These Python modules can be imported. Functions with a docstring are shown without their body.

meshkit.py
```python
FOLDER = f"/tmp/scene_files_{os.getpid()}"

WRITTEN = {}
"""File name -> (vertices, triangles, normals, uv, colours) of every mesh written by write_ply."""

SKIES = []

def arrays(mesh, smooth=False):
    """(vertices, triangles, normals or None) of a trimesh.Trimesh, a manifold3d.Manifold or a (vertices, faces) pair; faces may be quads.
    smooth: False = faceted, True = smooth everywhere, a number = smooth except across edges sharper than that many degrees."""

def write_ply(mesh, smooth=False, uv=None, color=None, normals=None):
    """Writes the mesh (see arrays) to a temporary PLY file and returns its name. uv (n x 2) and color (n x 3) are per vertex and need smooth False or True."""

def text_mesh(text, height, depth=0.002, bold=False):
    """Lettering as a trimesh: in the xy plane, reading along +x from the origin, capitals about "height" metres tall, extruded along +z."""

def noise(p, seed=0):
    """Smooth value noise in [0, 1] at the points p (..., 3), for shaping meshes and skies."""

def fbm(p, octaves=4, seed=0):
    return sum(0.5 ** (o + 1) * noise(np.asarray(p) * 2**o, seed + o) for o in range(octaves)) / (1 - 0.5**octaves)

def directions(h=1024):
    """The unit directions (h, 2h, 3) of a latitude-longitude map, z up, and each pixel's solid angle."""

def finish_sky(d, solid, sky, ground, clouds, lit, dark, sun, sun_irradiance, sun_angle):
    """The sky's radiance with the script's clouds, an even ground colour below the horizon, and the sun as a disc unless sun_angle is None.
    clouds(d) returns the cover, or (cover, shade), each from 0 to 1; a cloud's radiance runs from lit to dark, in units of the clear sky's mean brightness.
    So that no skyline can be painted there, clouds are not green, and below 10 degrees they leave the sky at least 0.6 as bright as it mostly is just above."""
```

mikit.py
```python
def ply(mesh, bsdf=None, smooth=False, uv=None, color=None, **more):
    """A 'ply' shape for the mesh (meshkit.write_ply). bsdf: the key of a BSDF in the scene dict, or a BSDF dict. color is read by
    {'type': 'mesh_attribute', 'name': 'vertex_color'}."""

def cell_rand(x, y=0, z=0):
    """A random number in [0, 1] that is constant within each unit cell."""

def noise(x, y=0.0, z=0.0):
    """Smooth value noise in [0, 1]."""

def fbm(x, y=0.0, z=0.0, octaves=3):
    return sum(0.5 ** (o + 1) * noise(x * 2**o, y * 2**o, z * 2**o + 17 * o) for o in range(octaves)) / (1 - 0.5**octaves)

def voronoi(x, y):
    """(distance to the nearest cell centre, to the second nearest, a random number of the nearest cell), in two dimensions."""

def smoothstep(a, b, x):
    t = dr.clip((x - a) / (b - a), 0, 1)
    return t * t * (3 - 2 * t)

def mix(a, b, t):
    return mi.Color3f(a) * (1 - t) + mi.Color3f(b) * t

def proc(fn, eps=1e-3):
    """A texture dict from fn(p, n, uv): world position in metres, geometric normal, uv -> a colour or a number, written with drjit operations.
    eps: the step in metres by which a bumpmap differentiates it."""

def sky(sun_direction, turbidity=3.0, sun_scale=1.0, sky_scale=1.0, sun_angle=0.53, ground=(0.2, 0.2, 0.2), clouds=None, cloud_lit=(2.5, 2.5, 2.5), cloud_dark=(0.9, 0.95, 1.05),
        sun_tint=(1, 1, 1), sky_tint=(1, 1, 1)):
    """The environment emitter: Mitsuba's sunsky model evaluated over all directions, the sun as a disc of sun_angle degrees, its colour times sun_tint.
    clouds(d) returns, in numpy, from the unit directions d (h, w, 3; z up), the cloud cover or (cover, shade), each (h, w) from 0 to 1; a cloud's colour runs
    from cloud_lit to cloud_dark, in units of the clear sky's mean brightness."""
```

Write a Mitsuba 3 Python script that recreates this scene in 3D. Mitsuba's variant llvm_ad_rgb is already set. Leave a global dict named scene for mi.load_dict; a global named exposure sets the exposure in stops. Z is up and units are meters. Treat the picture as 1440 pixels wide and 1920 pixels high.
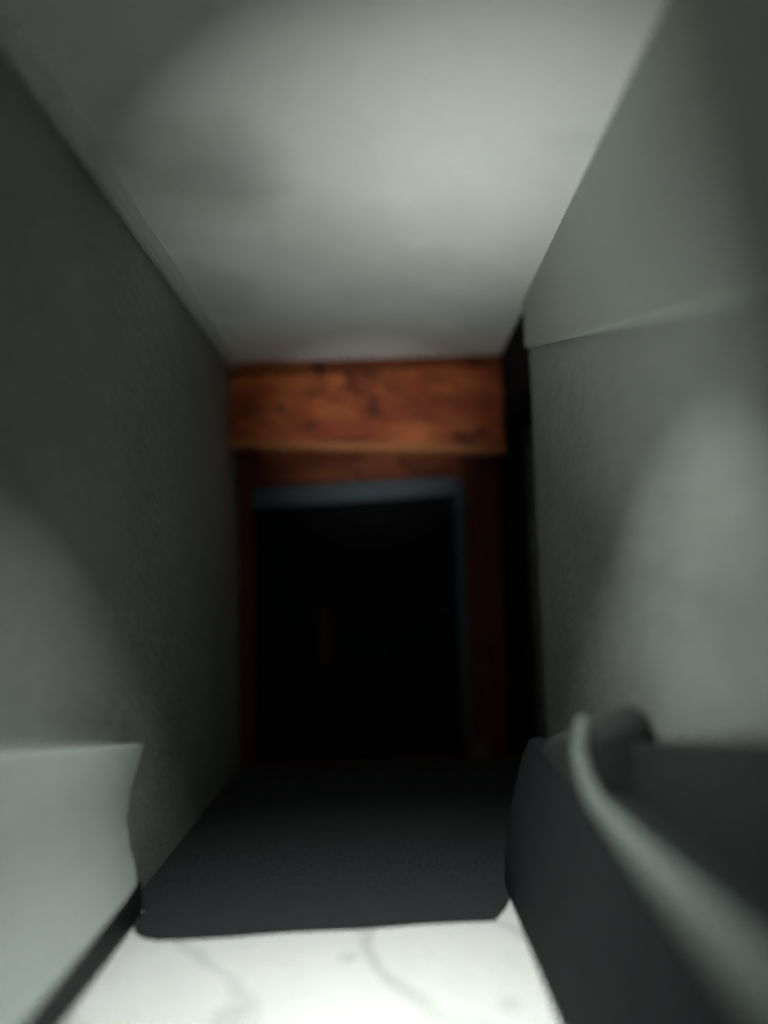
import math
import numpy as np
import trimesh
import manifold3d as m3
import shapely.geometry as sg
import mitsuba as mi
import drjit as dr
import mikit
from mikit import noise, fbm, voronoi, smoothstep, mix, proc

T = mi.ScalarTransform4f
scene, labels = {"type": "scene"}, {}

# ---------------------------------------------------------------- camera, light, exposure
EYE = 1.07
PITCH = math.atan(137 / 1500)
scene["camera"] = {
    "type": "thinlens", "fov": 51.28, "fov_axis": "x",
    "aperture_radius": 0.062, "focus_distance": 3.1,
    "near_clip": 0.01, "far_clip": 100.0,
    "to_world": T().look_at(origin=[0, 0, EYE], target=[0, math.cos(PITCH), EYE + math.sin(PITCH)], up=[0.03, 0, 1]),
}
exposure = 0.0
ADDED_LAMP = (-0.06, 1.60, 2.40)  # added ceiling lamp, unseen, brightens the floor and lower walls
SPOT = 24.0
ADDED_WINDOW = 0.55  # daylight strength through the added back window
ADDED_UPLIGHT = (0.25, 0.72, 0.36)  # added floor lamp, unseen, brightens the ceiling
UP = 16.0
TO_BEAM = 17.0  # added second head, lifts the wooden beam
def beam(at, to, power, cutoff, width, up):
    return {"type": "spot", "intensity": {"type": "rgb", "value": [power * 0.955, power, power * 0.955]}, "cutoff_angle": cutoff, "beam_width": width,
            "to_world": T().look_at(origin=list(at), target=list(to), up=up)}
scene["added_spot"] = beam((ADDED_LAMP[0], ADDED_LAMP[1], ADDED_LAMP[2] - 0.012), (-0.02, 1.95, 0), SPOT, 39.5, 3, [0, 1, 0])
scene["added_end_spot"] = beam((ADDED_UPLIGHT[0] - 0.14, ADDED_UPLIGHT[1], ADDED_UPLIGHT[2] + 0.06), (-0.06, 4.70, 1.93), TO_BEAM, 9.5, 3, [0, 0, 1])
scene["added_up_spot"] = beam(ADDED_UPLIGHT, (0.27, 2.82, 2.42), UP, 24, 4, [0, 0, 1])

# ---------------------------------------------------------------- helpers
def key(name, parent=None):
    base = name if parent is None else parent + "__" + name
    k, n = base, 0
    while k in scene or k in labels:
        n += 1
        k = f"{base}_{n:03d}"
    return k

def put(name, mesh, mat, parent=None, smooth=40, label=None, cat=None, kind=None, group=None, **more):
    k = key(name, parent)
    scene[k] = mikit.ply(mesh, mat, smooth=smooth, **more)
    note(k, label, cat, kind, group)
    return k

def note(k, label=None, cat=None, kind=None, group=None):
    d = {n: v for n, v in (("label", label), ("category", cat), ("kind", kind), ("group", group)) if v}
    if d:
        labels[k] = d

def thing(name, label, cat=None, kind=None, group=None):
    k = key(name)
    note(k, label, cat, kind, group)
    return k

def tm(man):
    m = man.to_mesh()
    return trimesh.Trimesh(m.vert_properties[:, :3], m.tri_verts, process=False)

def rbox(x0, x1, y0, y1, z0, z1, r=0.01, seg=12):
    """A box with rounded edges: the hull of eight spheres."""
    s = m3.Manifold.sphere(r, seg)
    return tm(m3.Manifold.batch_hull([s.translate((x, y, z)) for x in (x0 + r, x1 - r) for y in (y0 + r, y1 - r) for z in (z0 + r, z1 - r)]))

def box(x0, x1, y0, y1, z0, z1):
    return trimesh.creation.box(bounds=[[x0, y0, z0], [x1, y1, z1]])

def extrude_x(points, x0, x1):
    """A (y, z) outline extruded along x."""
    m = trimesh.creation.extrude_polygon(sg.Polygon(points), x1 - x0)
    v = m.vertices
    m.vertices = np.column_stack([v[:, 2] + x0, v[:, 0], v[:, 1]])
    return m

def extrude_y(points, y0, y1):
    """An (x, z) outline extruded along y."""
    m = trimesh.creation.extrude_polygon(sg.Polygon(points), y1 - y0)
    v = m.vertices
    m.vertices = np.column_stack([v[:, 0], v[:, 2] + y0, v[:, 1]])
    m.invert()
    return m

def tube(path, r, seg=14):
    rr = r if np.ndim(r) else [r] * len(path)
    balls = [m3.Manifold.sphere(q, seg).translate(tuple(p)) for p, q in zip(path, rr)]
    return tm(m3.Manifold.batch_boolean([m3.Manifold.batch_hull([a, b]) for a, b in zip(balls, balls[1:])], m3.OpType.Add))

def principled(color, rough=0.8, spec=0.3, **more):
    c = color if isinstance(color, dict) else {"type": "rgb", "value": list(color)}
    return {"type": "twosided", "b": {"type": "principled", "base_color": c, "roughness": rough, "specular": spec, **more}}

# ---------------------------------------------------------------- materials
def marble(p, n, uv):
    w = fbm(p.x * 2.6 + 4, p.y * 2.6, 3, octaves=3)
    v1 = dr.abs(dr.sin(math.pi * (p.x * 0.8 + p.y * 0.6 - 0.996) / 0.42 + 2.2 * (w - 0.5)))
    vein = 1 - smoothstep(0.02, 0.26, v1)
    v2 = noise(p.x * 7 + 11, p.y * 7 + 2, 7)
    vein2 = smoothstep(0.80, 0.95, v2)
    cloud = fbm(p.x * 3, p.y * 3, 9, octaves=2)
    k = dr.clip(vein * (0.10 + 0.55 * cloud) + vein2 * 0.35, 0, 1)
    return mix(mix((0.86, 0.865, 0.85), (0.80, 0.81, 0.78), cloud), (0.40, 0.41, 0.39), k)

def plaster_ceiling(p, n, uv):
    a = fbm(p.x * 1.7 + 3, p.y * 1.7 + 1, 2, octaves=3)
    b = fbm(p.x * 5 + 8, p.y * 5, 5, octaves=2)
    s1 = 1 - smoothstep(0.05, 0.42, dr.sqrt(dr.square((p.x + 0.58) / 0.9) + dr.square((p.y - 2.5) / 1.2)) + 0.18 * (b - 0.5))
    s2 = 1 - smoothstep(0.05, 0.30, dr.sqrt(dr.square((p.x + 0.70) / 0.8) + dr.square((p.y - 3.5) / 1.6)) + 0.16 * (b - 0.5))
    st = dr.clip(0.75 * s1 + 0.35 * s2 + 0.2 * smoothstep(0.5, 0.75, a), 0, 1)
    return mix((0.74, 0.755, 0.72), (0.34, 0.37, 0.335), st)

def wall_paint(p, n, uv):
    s = fbm(p.y * 26 + p.z * 60, p.z * 26 - p.y * 9, p.x * 5, octaves=3)     # fine slanting weave
    b = fbm(p.y * 3, p.z * 3, 4, octaves=2)
    return mix((0.175, 0.19, 0.175), (0.34, 0.355, 0.335), dr.clip(0.75 * s + 0.35 * b, 0, 1))

def wall_paint_shaded(p, n, uv):
    return wall_paint(p, n, uv) * 0.72  # same wall paint darkened, standing in for weaker light on the left

def wood(p, n, uv):
    w = fbm(p.x * 4.2 + 5, p.z * 9.0, p.y * 4, octaves=3)
    g = fbm(p.x * 5.0 + 5 * w + p.z * 9, p.z * 26 + 14 * w + p.x * 9.0, 3, octaves=3)
    f = fbm(p.x * 14, p.z * 150 + p.x * 30, 1, octaves=2)
    dark = smoothstep(0.50, 0.68, g)
    kn = 1 - smoothstep(0.008, 0.045, dr.sqrt(dr.square((p.x + 0.42) * 0.5) + dr.square(p.z - 2.03 + 0.1 * (p.x + 0.42))) + 0.02 * (w - 0.5))
    c = mix((0.60, 0.165, 0.055), (0.36, 0.068, 0.026), smoothstep(0.3, 0.7, w))
    c = mix(c, (0.085, 0.018, 0.010), dr.clip(0.85 * dark + 0.7 * kn, 0, 1))
    return c * (0.75 + 0.5 * f)

def shaded_wood(p, n, uv):
    return wood(p, n, uv) * 0.4  # red wood darkened: paints shade on the recessed board and beam top

def dark_wood(p, n, uv):
    g = fbm(p.x * 40, p.z * 3, p.y * 20, octaves=3)
    return mix((0.13, 0.028, 0.012), (0.04, 0.009, 0.005), g)

def rug_pile(p, n, uv):
    a = noise(p.x * 160, p.y * 160, 1)
    return mix((0.027, 0.032, 0.034), (0.044, 0.048, 0.050), a)

def upholstery(p, n, uv):
    a = noise(p.y * 120, p.z * 120, p.x * 120)
    return mix((0.026, 0.029, 0.029), (0.042, 0.045, 0.043), a)

scene["marble"] = principled(proc(marble), 0.35, 0.4)
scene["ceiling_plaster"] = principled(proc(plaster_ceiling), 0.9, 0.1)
scene["grey_paint"] = principled(proc(wall_paint), 0.85, 0.15)
scene["shaded_grey_paint"] = principled(proc(wall_paint_shaded), 0.85, 0.15)
scene["red_wood"] = principled(proc(wood), 0.5, 0.3)
scene["wood_edge"] = principled((0.50, 0.19, 0.07), 0.5, 0.3)
scene["shaded_wood"] = principled(proc(shaded_wood), 0.55, 0.2)
scene["handle_wood"] = principled((0.045, 0.014, 0.008), 0.6, 0.2)
scene["dull_wood"] = principled((0.12, 0.07, 0.045), 0.6, 0.2)
scene["dark_wood"] = principled(proc(dark_wood), 0.6, 0.2)
scene["black_panel"] = principled((0.003, 0.003, 0.004), 0.6, 0.08)
scene["blue_metal"] = principled((0.06, 0.075, 0.095), 0.38, 0.5, metallic=0.4)
scene["blue_metal_dark"] = principled((0.05, 0.06, 0.085), 0.5, 0.3)
scene["black_skirting"] = principled((0.012, 0.014, 0.015), 0.6, 0.2)
scene["pale_lacquer"] = principled((0.46, 0.50, 0.49), 0.6, 0.2)
scene["soffit_paint"] = principled((0.33, 0.355, 0.325), 0.8, 0.2)
scene["trim_paint"] = principled((0.42, 0.45, 0.42), 0.8, 0.2)
scene["rug_wool"] = principled(proc(rug_pile), 0.95, 0.05)
scene["dark_upholstery"] = principled(proc(upholstery), 0.9, 0.1)
scene["grey_piping"] = principled((0.125, 0.142, 0.135), 0.8, 0.2)
scene["white_enamel"] = principled((0.8, 0.8, 0.78), 0.4, 0.4)
scene["painted_dark"] = principled((0.010, 0.010, 0.011), 0.9, 0.1)  # near-black, paints the darkness behind the door and in the corner
scene["shaded_upholstery"] = principled((0.016, 0.019, 0.020), 0.9, 0.1)  # darker upholstery copy, paints the shade on the settee base

# ---------------------------------------------------------------- the setting
XL, XR, YB, YE, ZC = -0.91, 0.725, -2.2, 4.70, 2.42
put("floor", box(-1.4, 1.2, YB - 0.1, 6.2, -0.1, 0), "marble", kind="structure", smooth=False)
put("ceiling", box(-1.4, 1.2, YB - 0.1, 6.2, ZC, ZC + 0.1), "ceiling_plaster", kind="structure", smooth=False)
put("wall_left", box(XL - 0.12, XL, YB, YE + 0.35, 0, ZC), "shaded_grey_paint", kind="structure", smooth=False)
wr = put("wall_right", trimesh.util.concatenate([box(XR, XR + 0.32, YB, 3.78, 0, ZC), box(XR + 0.2, XR + 0.32, 3.78, YE + 0.36, 0, ZC)]), "grey_paint", kind="structure", smooth=False)
# upper half of the right wall: a boxed-in soffit whose lower edge climbs towards the far end
put("soffit", extrude_x([(YB, 0.60), (1.48, 1.595), (3.77, 2.19), (3.77, ZC), (YB, ZC)], XR - 0.022, XR + 0.01), "soffit_paint", wr, smooth=False,
    label="smoother pale grey boxed section with slanting lower edge")
put("dark_corner_fill", box(XR, XR + 0.2, 3.95, YE + 0.30, 2.05, ZC), "painted_dark", wr, smooth=False, label="black box added to darken the corner above the far recess")  # added block, painted dark in place of shade, covers lit ceiling
put("trim_1", extrude_y([(XL, ZC), (XL, ZC - 0.015), (XL + 0.028, ZC - 0.03), (XL + 0.055, ZC - 0.028), (XL + 0.075, ZC - 0.012), (XL + 0.075, ZC)], YB, YE), "trim_paint", kind="structure", smooth=False)
# back wall, with a window added for extra daylight from behind
WX0, WX1 = -0.85, -0.15
wb = put("wall_back", trimesh.util.concatenate([box(-1.1, WX0, YB - 0.1, YB, 0, ZC), box(WX1, 1.1, YB - 0.1, YB, 0, ZC), box(WX0, WX1, YB - 0.1, YB, 0, 0.8), box(WX0, WX1, YB - 0.1, YB, 2.1, ZC)]),
         "grey_paint", kind="structure", smooth=False)
scene["added_daylight"] = {"type": "constant", "radiance": {"type": "rgb", "value": [0.95 * ADDED_WINDOW, 1.0 * ADDED_WINDOW, 0.98 * ADDED_WINDOW]}}
win = thing("added_window_1", None, kind="structure")
WM = (WX0 + WX1) / 2
fr = [box(WX0, WX1, YB - 0.08, YB - 0.03, a, a + 0.05) for a in (0.8, 2.05)] + [box(a, a + 0.05, YB - 0.08, YB - 0.03, 0.85, 2.05) for a in (WX0, WM - 0.025, WX1 - 0.05)]
put("frame", trimesh.util.concatenate(fr), "white_enamel", win, smooth=False)
# end wall: dark room closed off behind the door
put("wall_end", box(-1.3, 1.1, YE + 0.40, YE + 0.50, 0, ZC), "painted_dark", kind="structure", smooth=False)

# ---------------------------------------------------------------- door at the end
door = thing("door_1", "dark door panel framed in dark red wood below the wooden beam", kind="structure")
put("jamb", rbox(-0.94, -0.815, YE + 0.24, YE + 0.40, 0, 2.15, 0.008), "dark_wood", door, label="dark red wooden jamb")
rj = put("jamb", rbox(0.505, 0.72, YE + 0.24, YE + 0.40, 0, 2.15, 0.008), "dark_wood", door, label="wide dark red wooden jamb")
put("plinth_block", rbox(0.47, 0.60, YE + 0.17, YE + 0.24, 0, 0.13, 0.008), "dull_wood", rj, label="lighter brown block at the foot of the jamb")
put("head_board", rbox(-0.815, 0.505, YE + 0.26, YE + 0.40, 1.71, 2.15, 0.008), "shaded_wood", door, label="recessed red wooden board")
put("top_rail", extrude_y([(-0.815, 1.565), (-0.815, 1.69), (0.44, 1.725), (0.44, 1.615)], YE + 0.20, YE + 0.36), "blue_metal", door, label="shiny blue-grey metal top rail", smooth=False)
put("stile", rbox(0.44, 0.505, YE + 0.27, YE + 0.36, 0, 1.73, 0.006), "blue_metal_dark", door, label="dim blue-grey side strip")
put("panel", rbox(-0.815, 0.44, YE + 0.30, YE + 0.36, 0, 1.62, 0.006), "black_panel", door, label="black door panel")
put("threshold", box(-0.94, 0.90, YE + 0.235, YE + 0.38, 0, 0.018), "dark_wood", door, smooth=False)
put("handle", rbox(-0.43, -0.35, YE + 0.25, YE + 0.30, 0.58, 0.94, 0.024), "handle_wood", door, label="dim red-brown upright handle")

# ---------------------------------------------------------------- wooden beam over the door
beam = thing("wooden_beam", "red-brown wooden beam with strong grain spanning the passage above the dark door", "beam")
put("face_board", extrude_y([(XL, 1.945), (XL, 2.37), (XR - 0.0, 2.41), (XR - 0.0, 1.865)], YE, YE + 0.16), "red_wood", beam, smooth=False)
put("lower_moulding", extrude_y([(XL, 1.915), (XL, 1.95), (XR, 1.87), (XR, 1.83)], YE - 0.02, YE + 0.10), "wood_edge", beam, smooth=False, label="lighter tan strip along the bottom")
put("upper_moulding", extrude_y([(XL, 2.335), (XL, ZC), (XR, ZC), (XR, 2.365)], YE - 0.015, YE + 0.14), "shaded_wood", beam, smooth=False)

# ---------------------------------------------------------------- runner rug
pts = [(-0.905, 4.93), (0.92, 4.93), (0.92, 3.79), (0.72, 3.79), (0.72, 2.97), (0.385, 2.97), (0.383, 2.80), (0.36, 2.735), (0.315, 2.645)]
pts += [(x, 2.57 + 0.075 * (x + 0.7) / 1.02 + 0.004 * math.sin(14 * x)) for x in np.linspace(0.28, -0.72, 24)]
# rounded corner
pts += [(-0.712 + 0.13 * math.sin(a) * -1, 2.70 - 0.13 * math.cos(a)) for a in np.linspace(0.1, math.pi / 2, 8)] + [(-0.842, 2.81), (-0.905, 2.81)]
rug = trimesh.creation.extrude_polygon(sg.Polygon(pts), 0.012)
put("runner_rug", rug, "rug_wool", smooth=False, label="charcoal runner rug with rounded corner lying on the white marble floor", cat="rug")

# ---------------------------------------------------------------- pale cabinet by the left wall
cab = thing("shoe_cabinet", "slim pale grey cabinet with black plinth along the left wall", "cabinet")
XC = -0.845
XW = XL + 0.004
body = extrude_x([(-0.4, 0.11), (2.74, 0.11), (2.79, 0.16), (2.79, 0.53), (2.77, 0.56), (1.75, 0.745), (-0.4, 1.12)], XW, XC)
for _ in range(5):
    body = body.subdivide()
v = body.vertices.copy()
bulge = lambda z: np.interp(z, [0.11, 0.2, 0.3, 0.4, 0.5, 0.6, 0.8], [0.0, -0.030, -0.045, -0.030, 0.0, 0.032, 0.08])
v[:, 0] += (v[:, 0] - XW) / (XC - XW) * (bulge(v[:, 2]) - 0.3 * np.maximum(0, v[:, 1] - 2.58) ** 2)
body.vertices = v
put("body", body, "pale_lacquer", cab, smooth=40)
put("plinth", box(XW, XC, -0.4, 2.77, 0, 0.11), "black_skirting", cab, smooth=False, label="black plinth along the floor")

# ---------------------------------------------------------------- dark settee by the right wall
sofa = thing("settee", "dark upholstered settee with pale rounded front rail along the right wall", "settee")
prof = [(0.387, 0.0), (0.395, 0.12), (0.43, 0.30), (0.47, 0.44), (0.50, 0.50), (0.53, 0.51), (0.722, 0.47), (0.722, 0.0)]
put("base", extrude_y(prof, -0.5, 2.95), "shaded_upholstery", sofa, smooth=False)
put("backrest", extrude_x([(-0.5, 0.4), (2.30, 0.4), (2.30, 0.60), (2.2, 0.63), (1.5, 0.77), (-0.5, 1.17)], 0.64, 0.722), "dark_upholstery", sofa, smooth=False)
S = m3.Manifold.sphere(0.06, 24)
arm = tm(m3.Manifold.batch_hull([S.translate(q) for q in ((0.56, 2.24, 0.3), (0.655, 2.24, 0.3), (0.56, 2.24, 0.62), (0.655, 2.24, 0.66), (0.56, 2.75, 0.3), (0.655, 2.75, 0.3), (0.56, 2.70, 0.50), (0.655, 2.70, 0.50))]))
put("arm", arm, "dark_upholstery", sofa, smooth=50)
put("front_rail", tube([(0.505, -0.4, 0.505), (0.505, 1.2, 0.505), (0.50, 1.7, 0.51), (0.495, 2.0, 0.525), (0.497, 2.12, 0.56), (0.50, 2.18, 0.62), (0.52, 2.21, 0.68)], [0.06, 0.046, 0.032, 0.024, 0.022, 0.022, 0.022]), "grey_piping", sofa, smooth=50, label="pale grey rounded front rail")

# ---------------------------------------------------------------- lamps added out of view for their light
lamp = thing("added_ceiling_lamp", "added unseen ceiling lamp, small, round and white", "lamp")
ring = trimesh.creation.annulus(0.04, 0.06, 0.02)
ring.apply_translation([ADDED_LAMP[0], ADDED_LAMP[1], ADDED_LAMP[2] + 0.01])
put("ring", ring, "white_enamel", lamp)

up = thing("added_uplighter", "added unseen floor lamp aimed at the ceiling and the beam", "lamp")
shade = trimesh.creation.annulus(0.05, 0.06, 0.12)
shade.apply_translation([ADDED_UPLIGHT[0], ADDED_UPLIGHT[1], ADDED_UPLIGHT[2] - 0.06])
put("shade", shade, "black_skirting", up)
put("stem", trimesh.creation.cylinder(0.01, segment=[[ADDED_UPLIGHT[0], ADDED_UPLIGHT[1], 0.02], [ADDED_UPLIGHT[0], ADDED_UPLIGHT[1], ADDED_UPLIGHT[2] - 0.10]]), "black_skirting", up)
put("socket", trimesh.creation.cylinder(0.055, segment=[[ADDED_UPLIGHT[0], ADDED_UPLIGHT[1], ADDED_UPLIGHT[2] - 0.11], [ADDED_UPLIGHT[0], ADDED_UPLIGHT[1], ADDED_UPLIGHT[2] - 0.05]]), "black_skirting", up)
put("second_socket", trimesh.creation.cylinder(0.04, segment=[[ADDED_UPLIGHT[0] - 0.14, ADDED_UPLIGHT[1] - 0.14, ADDED_UPLIGHT[2] + 0.01], [ADDED_UPLIGHT[0] - 0.14, ADDED_UPLIGHT[1] - 0.02, ADDED_UPLIGHT[2] + 0.052]]), "black_skirting", up)  # head of the added spot on the wooden beam
put("arm", tube([(ADDED_UPLIGHT[0], ADDED_UPLIGHT[1], ADDED_UPLIGHT[2] - 0.10), (ADDED_UPLIGHT[0] - 0.08, ADDED_UPLIGHT[1] - 0.10, ADDED_UPLIGHT[2] - 0.06), (ADDED_UPLIGHT[0] - 0.14, ADDED_UPLIGHT[1] - 0.13, ADDED_UPLIGHT[2] + 0.01)], 0.01), "black_skirting", up)
put("foot", trimesh.creation.cylinder(0.11, segment=[[ADDED_UPLIGHT[0], ADDED_UPLIGHT[1], 0.0], [ADDED_UPLIGHT[0], ADDED_UPLIGHT[1], 0.02]]), "black_skirting", up)
